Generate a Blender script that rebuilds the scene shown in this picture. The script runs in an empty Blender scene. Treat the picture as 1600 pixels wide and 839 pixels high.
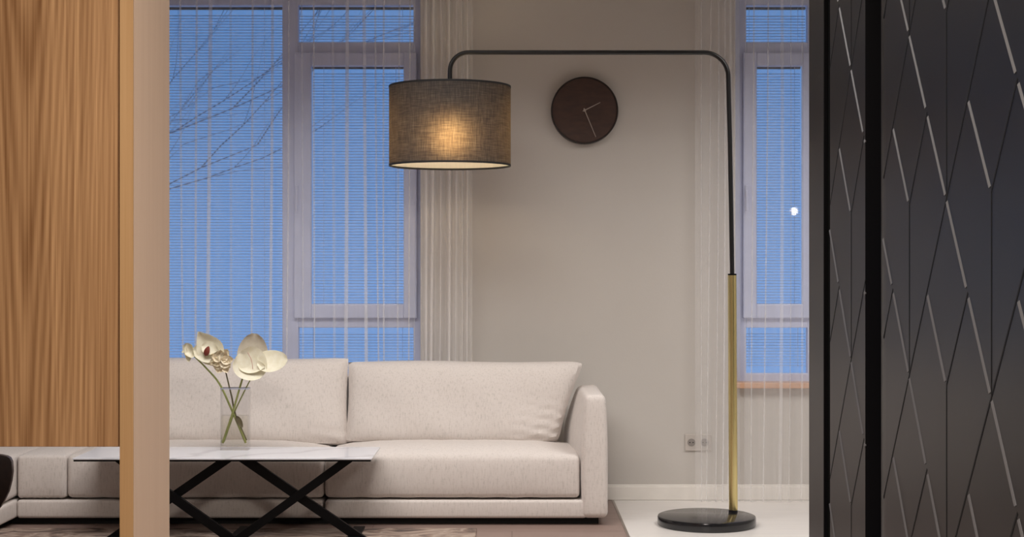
import bpy, bmesh, math, random
from mathutils import Vector, Matrix
S = bpy.context.scene
COL = S.collection
R = math.radians
PI = math.pi
random.seed(7)

# ---------------------------------------------------------------- camera, sky, lights, exposure
F = 2400.0            # focal length in pixels of the 1600 px wide frame
H = 1.30              # eye height
cd = bpy.data.cameras.new('camera')
cd.sensor_width = 36.0
cd.lens = 36.0 * F / 1600.0
cd.clip_end = 200
cam = bpy.data.objects.new('camera', cd); COL.objects.link(cam)
cam.location = (0, 0, H); cam.rotation_euler = (R(90), 0, 0)
S.camera = cam

w = bpy.data.worlds.new('dusk_sky'); S.world = w; w.use_nodes = True
nt = w.node_tree; nt.nodes.clear()
out = nt.nodes.new('ShaderNodeOutputWorld'); bg = nt.nodes.new('ShaderNodeBackground')
tc = nt.nodes.new('ShaderNodeTexCoord'); sp = nt.nodes.new('ShaderNodeSeparateXYZ')
rp = nt.nodes.new('ShaderNodeValToRGB')
rp.color_ramp.elements[0].position = 0.0;  rp.color_ramp.elements[0].color = (0.125, 0.315, 0.70, 1)
rp.color_ramp.elements[1].position = 0.35; rp.color_ramp.elements[1].color = (0.085, 0.21, 0.47, 1)
nt.links.new(tc.outputs['Generated'], sp.inputs[0]); nt.links.new(sp.outputs['Z'], rp.inputs[0])
nt.links.new(rp.outputs[0], bg.inputs['Color']); bg.inputs['Strength'].default_value = 1.0
nt.links.new(bg.outputs[0], out.inputs[0])

def area(name, loc, size, power, col, rot=(0, 0, 0), spread=180):
    l = bpy.data.lights.new(name, 'AREA'); l.shape = 'RECTANGLE'
    l.size, l.size_y = size; l.energy = power; l.color = col; l.spread = R(spread)
    o = bpy.data.objects.new(name, l); COL.objects.link(o)
    o.location = loc; o.rotation_euler = rot
    return o
WARM = (1.0, 0.91, 0.82); NEUT = (1.0, 0.965, 0.93)
area('living_ceiling_light', (-0.9, 6.2, 2.93), (2.4, 1.2), 70, NEUT, spread=150)
area('living_ceiling_light', (1.9, 6.7, 2.93), (0.9, 0.9), 36, NEUT, spread=150)
area('foreground_fill_light', (0.0, 1.9, 2.93), (0.7, 0.7), 95, WARM, spread=170)  # added unseen lamp, brightens the oak partition in the foreground

S.view_settings.view_transform = 'Standard'; S.view_settings.look = 'None'
S.view_settings.gamma = 1.0; S.view_settings.use_curve_mapping = False
S.view_settings.exposure = 0.0
S.cycles.transparent_max_bounces = 32

# ---------------------------------------------------------------- helpers
def WX(px, Y): return (px - 800.0) * Y / F
def WZ(py, Y): return H - (py - 419.5) * Y / F
def W(px, py, Y): return Vector((WX(px, Y), Y, WZ(py, Y)))

def tag(o, label=None, cat=None, group=None, kind=None):
    if label: o['label'] = label
    if cat: o['category'] = cat
    if group: o['group'] = group
    if kind: o['kind'] = kind
    return o
def empty(name, loc, label=None, cat=None, group=None, kind=None, rz=0):
    o = bpy.data.objects.new(name, None); COL.objects.link(o)
    o.location = loc; o.rotation_euler = (0, 0, rz); o.empty_display_size = 0.1
    return tag(o, label, cat, group, kind)
def obj(name, bm, mat, parent=None, smooth=False):
    """link a bmesh written in world coordinates; under a parent it is shifted into the parent's frame"""
    base = None
    if parent is not None:
        base = Vector((0, 0, 0)); p = parent
        while p is not None: base += p.location; p = p.parent
    bmesh.ops.recalc_face_normals(bm, faces=bm.faces)
    me = bpy.data.meshes.new(name)
    if base is not None: bmesh.ops.translate(bm, verts=bm.verts, vec=-base)
    bm.to_mesh(me); bm.free()
    for m in (mat if isinstance(mat, (list, tuple)) else [mat]): me.materials.append(m)
    if smooth:
        for p in me.polygons: p.use_smooth = True
        try: me.set_sharp_from_angle(angle=R(40))
        except Exception: pass
    o = bpy.data.objects.new(name, me); COL.objects.link(o)
    if parent is not None: o.parent = parent
    return o
def bx(bm, x0, x1, y0, y1, z0, z1, bev=0.0, seg=2, mi=0):
    vs = [bm.verts.new((x, y, z)) for x in (x0, x1) for y in (y0, y1) for z in (z0, z1)]
    q = [(0,1,3,2), (4,6,7,5), (0,4,5,1), (2,3,7,6), (0,2,6,4), (1,5,7,3)]
    fs = [bm.faces.new([vs[i] for i in f]) for f in q]
    for f in fs: f.material_index = mi
    if bev > 0:
        es = list({e for f in fs for e in f.edges})
        bmesh.ops.bevel(bm, geom=es, offset=bev, segments=seg, profile=0.5, affect='EDGES')
def BX(*a, **k):
    bm = bmesh.new(); bx(bm, *a, **k); return bm
def sweep(bm, pts, rad, n=12, cap=True, shape=None):
    """tube through pts; rad a number or a list"""
    pts = [Vector(p) for p in pts]; N = len(pts)
    rr = rad if isinstance(rad, (list, tuple)) else [rad] * N
    rings = []; up = None
    for i, p in enumerate(pts):
        t = (pts[min(i + 1, N - 1)] - pts[max(i - 1, 0)]).normalized()
        if up is None:
            up = Vector((0, 1, 0)) if abs(t.y) < 0.9 else Vector((1, 0, 0))
        a = t.cross(up).normalized(); b = a.cross(t).normalized(); up = b
        rings.append([bm.verts.new(p + (a * math.cos(2*PI*k/n) + b * math.sin(2*PI*k/n)) * rr[i]) for k in range(n)])
    for i in range(N - 1):
        for k in range(n):
            bm.faces.new((rings[i][k], rings[i][(k+1) % n], rings[i+1][(k+1) % n], rings[i+1][k]))
    if cap: bm.faces.new(rings[0][::-1]); bm.faces.new(rings[-1])
def lathe(bm, prof, cx, cy, n=64, close=False):
    rings = []
    for r, z in prof:
        rings.append([bm.verts.new((cx + max(r, 1e-5) * math.cos(2*PI*k/n), cy + max(r, 1e-5) * math.sin(2*PI*k/n), z)) for k in range(n)])
    m = len(rings)
    for i in range(m if close else m - 1):
        a, b = rings[i], rings[(i + 1) % m]
        for k in range(n): bm.faces.new((a[k], a[(k+1) % n], b[(k+1) % n], b[k]))
    if not close:
        for rg in (rings[0], rings[-1]):
            if (rg[0].co - rg[n//2].co).length < 1e-3: pass
        bmesh.ops.remove_doubles(bm, verts=bm.verts, dist=5e-5)
def axis_pts(h, r, inner, rs=4):
    e = [-h + r * (1 - math.cos(PI/2 * i / rs)) for i in range(rs + 1)]
    mid = [-(h - r) + 2 * (h - r) * i / inner for i in range(1, inner)]
    return e + mid + [-x for x in e[::-1]]
def soft_box(c, hs, r, inner=(10, 8, 4), fn=None):
    """rounded, upholstered block centred at c; fn(p, u, v, w) moves a point given its -1..1 place"""
    bm = bmesh.new(); ax = [axis_pts(hs[i], r, inner[i]) for i in range(3)]
    cache = {}
    def V(p):
        key = tuple(round(x, 6) for x in p)
        if key in cache: return cache[key]
        core = Vector([max(-(hs[i] - r), min(hs[i] - r, p[i])) for i in range(3)])
        d = Vector(p) - core
        q = core + d.normalized() * r if d.length > 1e-9 else Vector(p)
        u, v, ww = (q[i] / hs[i] for i in range(3))
        if fn: q = fn(q.copy(), u, v, ww)
        cache[key] = bm.verts.new(Vector(c) + q); return cache[key]
    for a, b, k in ((0, 1, 2), (1, 2, 0), (2, 0, 1)):
        for s in (-1, 1):
            for i in range(len(ax[a]) - 1):
                for j in range(len(ax[b]) - 1):
                    vs = []
                    for (ii, jj) in ((i, j), (i+1, j), (i+1, j+1), (i, j+1)):
                        p = [0, 0, 0]; p[a] = ax[a][ii]; p[b] = ax[b][jj]; p[k] = s * hs[k]; vs.append(V(p))
                    try: bm.faces.new(vs)
                    except ValueError: pass
    return bm

# ---------------------------------------------------------------- materials
def new_mat(name):
    m = bpy.data.materials.new(name); m.use_nodes = True
    return m, m.node_tree, m.node_tree.nodes['Principled BSDF']
def N(t, kind, **kw):
    n = t.nodes.new(kind)
    for k, v in kw.items():
        if k in n.inputs: n.inputs[k].default_value = v
        else: setattr(n, k, v)
    return n
def coords(t, scale=(1, 1, 1), rot=(0, 0, 0)):
    g = t.nodes.new('ShaderNodeNewGeometry'); mp = t.nodes.new('ShaderNodeMapping')
    t.links.new(g.outputs['Position'], mp.inputs['Vector'])
    mp.inputs['Scale'].default_value = scale; mp.inputs['Rotation'].default_value = rot
    return mp.outputs[0]
def ramp(t, fac, stops):
    r = t.nodes.new('ShaderNodeValToRGB'); el = r.color_ramp.elements
    while len(el) < len(stops): el.new(0.5)
    for e, (p, c) in zip(el, stops): e.position = p; e.color = (*c, 1)
    t.links.new(fac, r.inputs[0]); return r.outputs[0]
def mat(name, c1, c2=None, rough=0.5, metal=0.0, scale=(8, 8, 8), bump=0.0, bscale=None, spec=0.5, coat=0.0, lo=0.35, hi=0.65, detail=4):
    m, t, b = new_mat(name)
    b.inputs['Roughness'].default_value = rough; b.inputs['Metallic'].default_value = metal
    b.inputs['Specular IOR Level'].default_value = spec; b.inputs['Coat Weight'].default_value = coat
    no = N(t, 'ShaderNodeTexNoise', Scale=1.0, Detail=detail)
    t.links.new(coords(t, scale), no.inputs['Vector'])
    c2 = c2 or tuple(x * 0.94 for x in c1)
    t.links.new(ramp(t, no.outputs['Fac'], [(lo, c1), (hi, c2)]), b.inputs['Base Color'])
    if bump:
        nb = N(t, 'ShaderNodeTexNoise', Scale=1.0, Detail=3.0)
        t.links.new(coords(t, bscale or scale), nb.inputs['Vector'])
        bp = N(t, 'ShaderNodeBump', Strength=bump, Distance=0.002)
        t.links.new(nb.outputs['Fac'], bp.inputs['Height']); t.links.new(bp.outputs[0], b.inputs['Normal'])
    return m

M = {}
M['wall'] = mat('taupe_plaster', (0.57, 0.535, 0.50), (0.555, 0.52, 0.485), 0.9, scale=(2, 2, 2), bump=0.15, bscale=(90, 90, 90))
M['white_paint'] = mat('cream_paint', (0.84, 0.80, 0.75), rough=0.45)
M['ceiling'] = mat('ceiling_paint', (0.72, 0.69, 0.65), rough=0.9)
M['frame'] = mat('window_frame_blue_lit', (0.60, 0.64, 0.84), rough=0.4)  # whitish frame; blue dusk light is mixed into its colour
M['black'] = mat('black_powder_coat', (0.002, 0.002, 0.0025), rough=0.45, spec=0.12, scale=(40, 40, 40))
M['plinth'] = mat('black_plinth', (0.006, 0.006, 0.006), rough=0.8)
M['black_gloss'] = mat('black_lacquer', (0.010, 0.010, 0.012), rough=0.16, spec=0.6)
M['leather'] = mat('dark_brown_leather', (0.030, 0.014, 0.010), (0.020, 0.009, 0.007), 0.45, scale=(30, 30, 30), bump=0.3)
M['sill'] = mat('orange_wood_sill', (0.66, 0.40, 0.26), (0.62, 0.36, 0.23), 0.45, scale=(3, 40, 40))
M['clock'] = mat('dark_walnut', (0.068, 0.031, 0.021), (0.040, 0.018, 0.013), 0.55, scale=(14, 14, 40), bump=0.3, lo=.3, hi=.7)
M['clock_rim'] = mat('dark_walnut_rim', (0.014, 0.007, 0.005), rough=0.4)
M['steel'] = mat('pale_brushed_metal', (0.42, 0.36, 0.32), rough=0.35, metal=0.8)
M['socket'] = mat('pale_plastic', (0.55, 0.50, 0.46), rough=0.35)
M['socket_well'] = mat('grey_plastic', (0.30, 0.27, 0.25), rough=0.5)
M['branch'] = mat('bark', (0.30, 0.33, 0.38), rough=0.9, scale=(20, 20, 4))
M['ground'] = mat('pale_bounce_ground', (0.35, 0.38, 0.42), rough=1.0)  # made pale to bounce sky light onto the blind slats
M['stem'] = mat('green_stem', (0.30, 0.32, 0.10), (0.20, 0.23, 0.06), 0.5, scale=(60, 60, 10))
M['stem_dark'] = mat('brown_stem', (0.15, 0.13, 0.06), (0.10, 0.08, 0.04), 0.5, scale=(60, 60, 10))
M['red_spot'] = mat('dark_red_throat', (0.17, 0.025, 0.012), rough=0.6)
M['lacquer'] = mat('charcoal_satin_lacquer', (0.005, 0.005, 0.0065), (0.006, 0.0055, 0.006), 0.34, scale=(1.2, 1.2, 1.2), spec=0.2)
M['gap'] = mat('black_gap', (0.002, 0.002, 0.002), rough=0.95, spec=0.05)
M['groove'] = mat('groove_black', (0.004, 0.004, 0.004), rough=0.7, spec=0.2)
M['glint'] = mat('groove_glint', (0.21, 0.205, 0.21), rough=0.5, metal=0.6)  # groove chamfers catching light, put into a paler strip colour

def petal_mat(name, c1, c2):
    m, t, b = new_mat(name)
    b.inputs['Roughness'].default_value = 0.5
    b.inputs['Subsurface Weight'].default_value = 0.0
    no = N(t, 'ShaderNodeTexNoise', Scale=45.0, Detail=5.0)
    t.links.new(coords(t), no.inputs['Vector'])
    c = ramp(t, no.outputs['Fac'], [(0.3, c1), (0.75, c2)]); t.links.new(c, b.inputs['Base Color'])
    tr = N(t, 'ShaderNodeBsdfTranslucent'); t.links.new(c, tr.inputs['Color'])
    mx = N(t, 'ShaderNodeMixShader', Fac=0.25)
    t.links.new(b.outputs[0], mx.inputs[1]); t.links.new(tr.outputs[0], mx.inputs[2])
    t.links.new(mx.outputs[0], t.nodes['Material Output'].inputs[0]); return m
M['petal'] = petal_mat('white_petal', (0.95, 0.92, 0.78), (0.85, 0.80, 0.62))
M['petal_cream'] = petal_mat('cream_petal', (1.0, 0.94, 0.80), (0.93, 0.82, 0.62))
M['petal_grey'] = petal_mat('beige_petal', (0.74, 0.68, 0.57), (0.60, 0.54, 0.44))

def wood(name, dark, light, cathedral, rough=0.5):
    """straight oak veneer grain; cathedral = (x0, strength) adds nested V figures round x0"""
    m, t, b = new_mat(name); b.inputs['Roughness'].default_value = rough
    b.inputs['Specular IOR Level'].default_value = 0.35
    g = t.nodes.new('ShaderNodeNewGeometry'); s = t.nodes.new('ShaderNodeSeparateXYZ')
    t.links.new(g.outputs['Position'], s.inputs[0])
    def mth(op, a, b_=None, c_=None):
        n = t.nodes.new('ShaderNodeMath'); n.operation = op
        for i, v in enumerate((a, b_, c_)):
            if v is None: continue
            if isinstance(v, (int, float)): n.inputs[i].default_value = v
            else: t.links.new(v, n.inputs[i])
        return n.outputs[0]
    low = N(t, 'ShaderNodeTexNoise', Scale=1.0, Detail=2.0); t.links.new(coords(t, (7, 7, 0.8)), low.inputs['Vector'])
    fine = N(t, 'ShaderNodeTexNoise', Scale=1.0, Detail=6.0, Roughness=0.65); t.links.new(coords(t, (190, 190, 1.6)), fine.inputs['Vector'])
    mid = N(t, 'ShaderNodeTexNoise', Scale=1.0, Detail=4.0); t.links.new(coords(t, (36, 36, 0.9)), mid.inputs['Vector'])
    x0, st = cathedral
    dx = mth('SUBTRACT', s.outputs['X'], x0)
    ad = mth('SQRT', mth('ADD', mth('MULTIPLY', dx, dx), 0.00035))
    # V figures: |dx| grows with height
    val = mth('SUBTRACT', mth('ADD', ad, mth('MULTIPLY', mth('MULTIPLY', ad, ad), 4.0)), mth('MULTIPLY', s.outputs['Z'], 0.075 * st))
    val = mth('ADD', val, mth('ADD', mth('MULTIPLY', low.outputs['Fac'], 0.07), mth('MULTIPLY', mid.outputs['Fac'], 0.022)))
    wv = mth('SINE', mth('MULTIPLY', val, 240.0 if st else 120.0))
    fall = mth('DIVIDE', 1.0, mth('ADD', 1.0, mth('MULTIPLY', mth('MULTIPLY', dx, dx), 60.0)))
    wv = mth('ADD', mth('MULTIPLY', mth('MULTIPLY', wv, fall), 0.5), 0.5)
    f = mth('ADD', mth('MULTIPLY', wv, 0.15 if st else 0.06), mth('ADD', mth('MULTIPLY', fine.outputs['Fac'], 0.62), mth('MULTIPLY', mid.outputs['Fac'], 0.44)))
    mixc = tuple((a + c) / 2 for a, c in zip(dark, light))
    col = ramp(t, f, [(0.40 if st else 0.36, dark), (0.60 if st else 0.56, mixc), (0.80, light)])
    t.links.new(col, b.inputs['Base Color'])
    bp = N(t, 'ShaderNodeBump', Strength=0.15, Distance=0.001)
    t.links.new(fine.outputs['Fac'], bp.inputs['Height']); t.links.new(bp.outputs[0], b.inputs['Normal'])
    return m
M['oak_panel'] = wood('oak_veneer_panel', (0.20, 0.088, 0.030), (0.56, 0.325, 0.155), (-1.112, 1.0))
M['oak_post'] = wood('pale_oak_post', (0.72, 0.51, 0.36), (0.80, 0.59, 0.43), (0.0, 0.0))
M['oak_edge'] = wood('oak_edge_band', (0.42, 0.24, 0.10), (0.54, 0.33, 0.16), (0.0, 0.0))

def fabric(name, c1, c2, c3):
    m, t, b = new_mat(name); b.inputs['Roughness'].default_value = 0.92
    b.inputs['Specular IOR Level'].default_value = 0.15; b.inputs['Sheen Weight'].default_value = 0.15
    a = N(t, 'ShaderNodeTexNoise', Scale=1.0, Detail=5.0, Roughness=0.7); t.links.new(coords(t, (170, 170, 22)), a.inputs['Vector'])
    c = N(t, 'ShaderNodeTexNoise', Scale=1.0, Detail=3.0); t.links.new(coords(t, (60, 60, 160)), c.inputs['Vector'])
    ad = N(t, 'ShaderNodeMath', operation='MULTIPLY_ADD'); ad.inputs[1].default_value = 0.3
    t.links.new(c.outputs['Fac'], ad.inputs[0]); t.links.new(a.outputs['Fac'], ad.inputs[2])
    t.links.new(ramp(t, ad.outputs[0], [(0.50, c3), (0.60, c2), (0.76, c1)]), b.inputs['Base Color'])
    bp = N(t, 'ShaderNodeBump', Strength=0.25, Distance=0.0015)
    t.links.new(a.outputs['Fac'], bp.inputs['Height']); t.links.new(bp.outputs[0], b.inputs['Normal'])
    return m
M['sofa'] = fabric('off_white_woven_fabric', (0.70, 0.645, 0.61), (0.675, 0.615, 0.58), (0.57, 0.525, 0.49))

def marble():
    m, t, b = new_mat('white_marble'); b.inputs['Roughness'].default_value = 0.16
    wv = N(t, 'ShaderNodeTexWave', Scale=0.9, Distortion=9.0, Detail=4.0); wv.inputs['Detail Scale'].default_value = 1.2
    t.links.new(coords(t, (1, 1.6, 1), (0, 0, 0.5)), wv.inputs['Vector'])
    t.links.new(ramp(t, wv.outputs['Fac'], [(0.0, (0.56, 0.57, 0.62)), (0.10, (0.68, 0.69, 0.74)), (0.3, (0.71, 0.72, 0.78))]), b.inputs['Base Color'])
    return m
M['marble'] = marble()

def rug_mat():
    m, t, b = new_mat('mottled_rug'); b.inputs['Roughness'].default_value = 1.0; b.inputs['Specular IOR Level'].default_value = 0.1
    no = N(t, 'ShaderNodeTexNoise', Scale=1.0, Detail=6.0, Distortion=1.6); t.links.new(coords(t, (4.5, 7, 4)), no.inputs['Vector'])
    t.links.new(ramp(t, no.outputs['Fac'], [(0.36, (0.13, 0.10, 0.09)), (0.48, (0.30, 0.22, 0.18)), (0.54, (0.44, 0.35, 0.29)), (0.66, (0.25, 0.185, 0.155))]), b.inputs['Base Color'])
    n2 = N(t, 'ShaderNodeTexNoise', Scale=400.0); t.links.new(coords(t), n2.inputs['Vector'])
    bp = N(t, 'ShaderNodeBump', Strength=0.5, Distance=0.003); t.links.new(n2.outputs['Fac'], bp.inputs['Height']); t.links.new(bp.outputs[0], b.inputs['Normal'])
    return m
M['rug'] = rug_mat()

def floor_mat(name, c1, c2, rough, sc, brick=None, mortar=None):
    m, t, b = new_mat(name); b.inputs['Roughness'].default_value = rough
    br = N(t, 'ShaderNodeTexBrick', Scale=1.0); br.offset = 0.0 if brick is None else 0.5
    br.inputs['Color1'].default_value = (*c1, 1); br.inputs['Color2'].default_value = (*c2, 1)
    br.inputs['Mortar'].default_value = (*mortar, 1); br.inputs['Mortar Size'].default_value = 0.003
    br.inputs['Brick Width'].default_value = sc[0]; br.inputs['Row Height'].default_value = sc[1]
    t.links.new(coords(t), br.inputs['Vector'])
    no = N(t, 'ShaderNodeTexNoise', Scale=1.0, Detail=5.0); t.links.new(coords(t, (3, 22, 3)), no.inputs['Vector'])
    mx = N(t, 'ShaderNodeMix', data_type='RGBA', blend_type='MULTIPLY'); mx.inputs[0].default_value = 0.35
    t.links.new(br.outputs['Color'], mx.inputs[6])
    t.links.new(ramp(t, no.outputs['Fac'], [(0.3, (0.8, 0.8, 0.8)), (0.7, (1, 1, 1))]), mx.inputs[7])
    t.links.new(mx.outputs[2], b.inputs['Base Color']); return m
M['floor_wood'] = floor_mat('rosy_brown_floor_boards', (0.29, 0.205, 0.175), (0.27, 0.19, 0.165), 0.4, (1.4, 0.19), True, (0.16, 0.11, 0.09))
M['floor_tile'] = floor_mat('cream_floor_tile', (0.78, 0.74, 0.71), (0.77, 0.735, 0.705), 0.3, (3.0, 3.0), None, (0.60, 0.54, 0.49))

def sheer(name, col, opacity):
    m, t, b = new_mat(name); t.nodes.remove(b)
    d = N(t, 'ShaderNodeBsdfDiffuse'); d.inputs['Color'].default_value = (*col, 1)
    tl = N(t, 'ShaderNodeBsdfTranslucent'); tl.inputs['Color'].default_value = (*col, 1)
    m1 = N(t, 'ShaderNodeMixShader', Fac=0.27); t.links.new(d.outputs[0], m1.inputs[1]); t.links.new(tl.outputs[0], m1.inputs[2])
    tp = N(t, 'ShaderNodeBsdfTransparent'); m2 = N(t, 'ShaderNodeMixShader')
    no = N(t, 'ShaderNodeTexNoise', Scale=1.0, Detail=2.0); t.links.new(coords(t, (38, 1, 0.15)), no.inputs['Vector'])
    mr = N(t, 'ShaderNodeMapRange'); mr.inputs['From Min'].default_value = 0.3; mr.inputs['From Max'].default_value = 0.7
    mr.inputs['To Min'].default_value = opacity * 0.8; mr.inputs['To Max'].default_value = opacity * 1.2
    t.links.new(no.outputs['Fac'], mr.inputs[0]); t.links.new(mr.outputs[0], m2.inputs[0])
    t.links.new(tp.outputs[0], m2.inputs[1]); t.links.new(m1.outputs[0], m2.inputs[2])
    t.links.new(m2.outputs[0], t.nodes['Material Output'].inputs[0]); return m
M['sheer'] = sheer('white_voile', (0.96, 0.95, 0.96), 0.20)
M['sheer_dense'] = sheer('gathered_voile', (0.96, 0.93, 0.91), 0.34)

def thin_glass(name, gloss=0.08, tint=(0.97, 0.985, 1.0)):
    m, t, b = new_mat(name); t.nodes.remove(b)
    tp = N(t, 'ShaderNodeBsdfTransparent'); tp.inputs['Color'].default_value = (*tint, 1)
    gl = N(t, 'ShaderNodeBsdfGlossy', Roughness=0.02); fr = N(t, 'ShaderNodeFresnel', IOR=1.5)
    gm = t.nodes.new('ShaderNodeNewGeometry'); mr = N(t, 'ShaderNodeMapRange'); mr.inputs['To Min'].default_value = 1.5; mr.inputs['To Max'].default_value = 1 / 1.5
    t.links.new(gm.outputs['Backfacing'], mr.inputs[0]); t.links.new(mr.outputs[0], fr.inputs['IOR'])
    mx = N(t, 'ShaderNodeMixShader'); t.links.new(fr.outputs[0], mx.inputs[0])
    t.links.new(tp.outputs[0], mx.inputs[1]); t.links.new(gl.outputs[0], mx.inputs[2])
    t.links.new(mx.outputs[0], t.nodes['Material Output'].inputs[0]); return m
M['glass'] = thin_glass('window_glass')
M['vase_glass'] = thin_glass('vase_glass', tint=(0.985, 0.987, 0.99))
M['water'] = thin_glass('vase_water', tint=(0.99, 0.985, 0.95))

def slat_mat():
    m, t, b = new_mat('pale_blind_slat'); b.inputs['Roughness'].default_value = 0.6
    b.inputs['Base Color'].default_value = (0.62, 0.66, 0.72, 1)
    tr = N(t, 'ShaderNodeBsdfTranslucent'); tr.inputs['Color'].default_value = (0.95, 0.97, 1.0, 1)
    mx = N(t, 'ShaderNodeMixShader', Fac=0.75); t.links.new(b.outputs[0], mx.inputs[1]); t.links.new(tr.outputs[0], mx.inputs[2])
    t.links.new(mx.outputs[0], t.nodes['Material Output'].inputs[0]); return m
M['slat'] = slat_mat()

def shade_mat():
    m, t, b = new_mat('charcoal_linen_shade'); b.inputs['Roughness'].default_value = 0.9; b.inputs['Specular IOR Level'].default_value = 0.1
    tcn = t.nodes.new('ShaderNodeTexCoord')
    def weave(sc):
        mp = t.nodes.new('ShaderNodeMapping'); mp.inputs['Scale'].default_value = sc
        t.links.new(tcn.outputs['Object'], mp.inputs['Vector'])
        n = N(t, 'ShaderNodeTexNoise', Scale=1.0, Detail=3.0, Roughness=0.6); t.links.new(mp.outputs[0], n.inputs['Vector']); return n.outputs['Fac']
    a = weave((14, 14, 330)); c = weave((260, 260, 16))
    ad = N(t, 'ShaderNodeMath', operation='ADD'); t.links.new(a, ad.inputs[0]); t.links.new(c, ad.inputs[1])
    f = N(t, 'ShaderNodeMath', operation='MULTIPLY'); t.links.new(ad.outputs[0], f.inputs[0]); f.inputs[1].default_value = 0.5
    t.links.new(ramp(t, f.outputs[0], [(0.35, (0.030, 0.031, 0.034)), (0.65, (0.060, 0.060, 0.060))]), b.inputs['Base Color'])
    gm = t.nodes.new('ShaderNodeNewGeometry'); inn = N(t, 'ShaderNodeBsdfDiffuse'); inn.inputs['Color'].default_value = (.62, .58, .50, 1)
    sd = t.nodes.new('ShaderNodeMixShader'); t.links.new(gm.outputs['Backfacing'], sd.inputs[0]); t.links.new(b.outputs[0], sd.inputs[1]); t.links.new(inn.outputs[0], sd.inputs[2])
    tr = N(t, 'ShaderNodeBsdfTranslucent')
    t.links.new(ramp(t, f.outputs[0], [(0.36, (0.30, 0.17, 0.07)), (0.50, (0.55, 0.34, 0.15)), (0.62, (0.98, 0.70, 0.36))]), tr.inputs['Color'])
    rf_ = N(t, 'ShaderNodeBsdfRefraction', Roughness=0.9, IOR=1.4); t.links.new(tr.inputs['Color'].links[0].from_socket, rf_.inputs['Color'])
    m0 = N(t, 'ShaderNodeMixShader', Fac=0.86); t.links.new(tr.outputs[0], m0.inputs[1]); t.links.new(rf_.outputs[0], m0.inputs[2])
    mx = N(t, 'ShaderNodeMixShader', Fac=0.115); t.links.new(sd.outputs[0], mx.inputs[1]); t.links.new(m0.outputs[0], mx.inputs[2])
    t.links.new(mx.outputs[0], t.nodes['Material Output'].inputs[0]); return m
M['shade'] = shade_mat()
M['shade_trim'] = mat('black_shade_trim', (0.010, 0.009, 0.009), rough=0.8)
M['brass'] = mat('brushed_brass', (0.82, 0.69, 0.33), (0.74, 0.62, 0.29), 0.27, metal=1.0, scale=(60, 60, 3))
def emit(name, col, s):
    m, t, b = new_mat(name); t.nodes.remove(b)
    e = N(t, 'ShaderNodeEmission', Strength=s); e.inputs['Color'].default_value = (*col, 1)
    t.links.new(e.outputs[0], t.nodes['Material Output'].inputs[0]); return m
M['bulb'] = emit('warm_bulb', (1.0, 0.80, 0.56), 40.0)
M['globe'] = emit('pendant_globe', (1.0, 0.88, 0.75), 60.0)

# ---------------------------------------------------------------- room shell
YW = 8.63                      # back wall face
ZC = 3.0; XL, XR = -4.0, 3.4; YB = -1.6
XT = 0.565                     # boards / tile boundary
def struct(name, bm, m, **k): return tag(obj(name, bm, m, **k), kind='structure')
struct('floor', BX(XL - .2, XT, YB - .2, YW + .25, -0.12, 0), M['floor_wood'])
struct('floor', BX(XT, XR + .2, YB - .2, YW + .25, -0.12, 0), M['floor_tile'])
struct('trim_1', BX(XT - .006, XT + .006, YB, YW - .02, 0.0, 0.0025), M['steel'])
struct('ceiling', BX(XL - .2, XR + .2, YB - .2, YW + .25, ZC, ZC + .12), M['ceiling'])
struct('wall_left', BX(XL - .2, XL, YB - .2, YW + .25, 0, ZC), M['wall'])
struct('wall_right', BX(XR, XR + .2, YB - .2, YW + .25, 0, ZC), M['wall'])
struct('wall_front', BX(XL, XR, YB - .2, YB, 0, ZC), M['wall'])
# back wall with two openings
W1 = (WX(120, YW), WX(657, YW)); W2 = (WX(1149, YW), WX(1430, YW)); ZS = WZ(600, YW); ZT = 2.86
bm = bmesh.new()
for a, b_, c, d in ((XL, W1[0], 0, ZC), (W1[0], W1[1], 0, ZS), (W1[0], W1[1], ZT, ZC), (W1[1], W2[0], 0, ZC),
                    (W2[0], W2[1], 0, ZS), (W2[0], W2[1], ZT, ZC), (W2[1], XR, 0, ZC)):
    bx(bm, a, b_, YW, YW + .24, c, d)
struct('wall_back', bm, M['wall'])
bm = BX(XL, XR, YW - .014, YW, 0.0, 0.078, bev=0.004); bx(bm, XL, XR, YW - .010, YW, 0.076, 0.088, bev=0.004)
struct('baseboard_back', bm, M['white_paint'])

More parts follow.
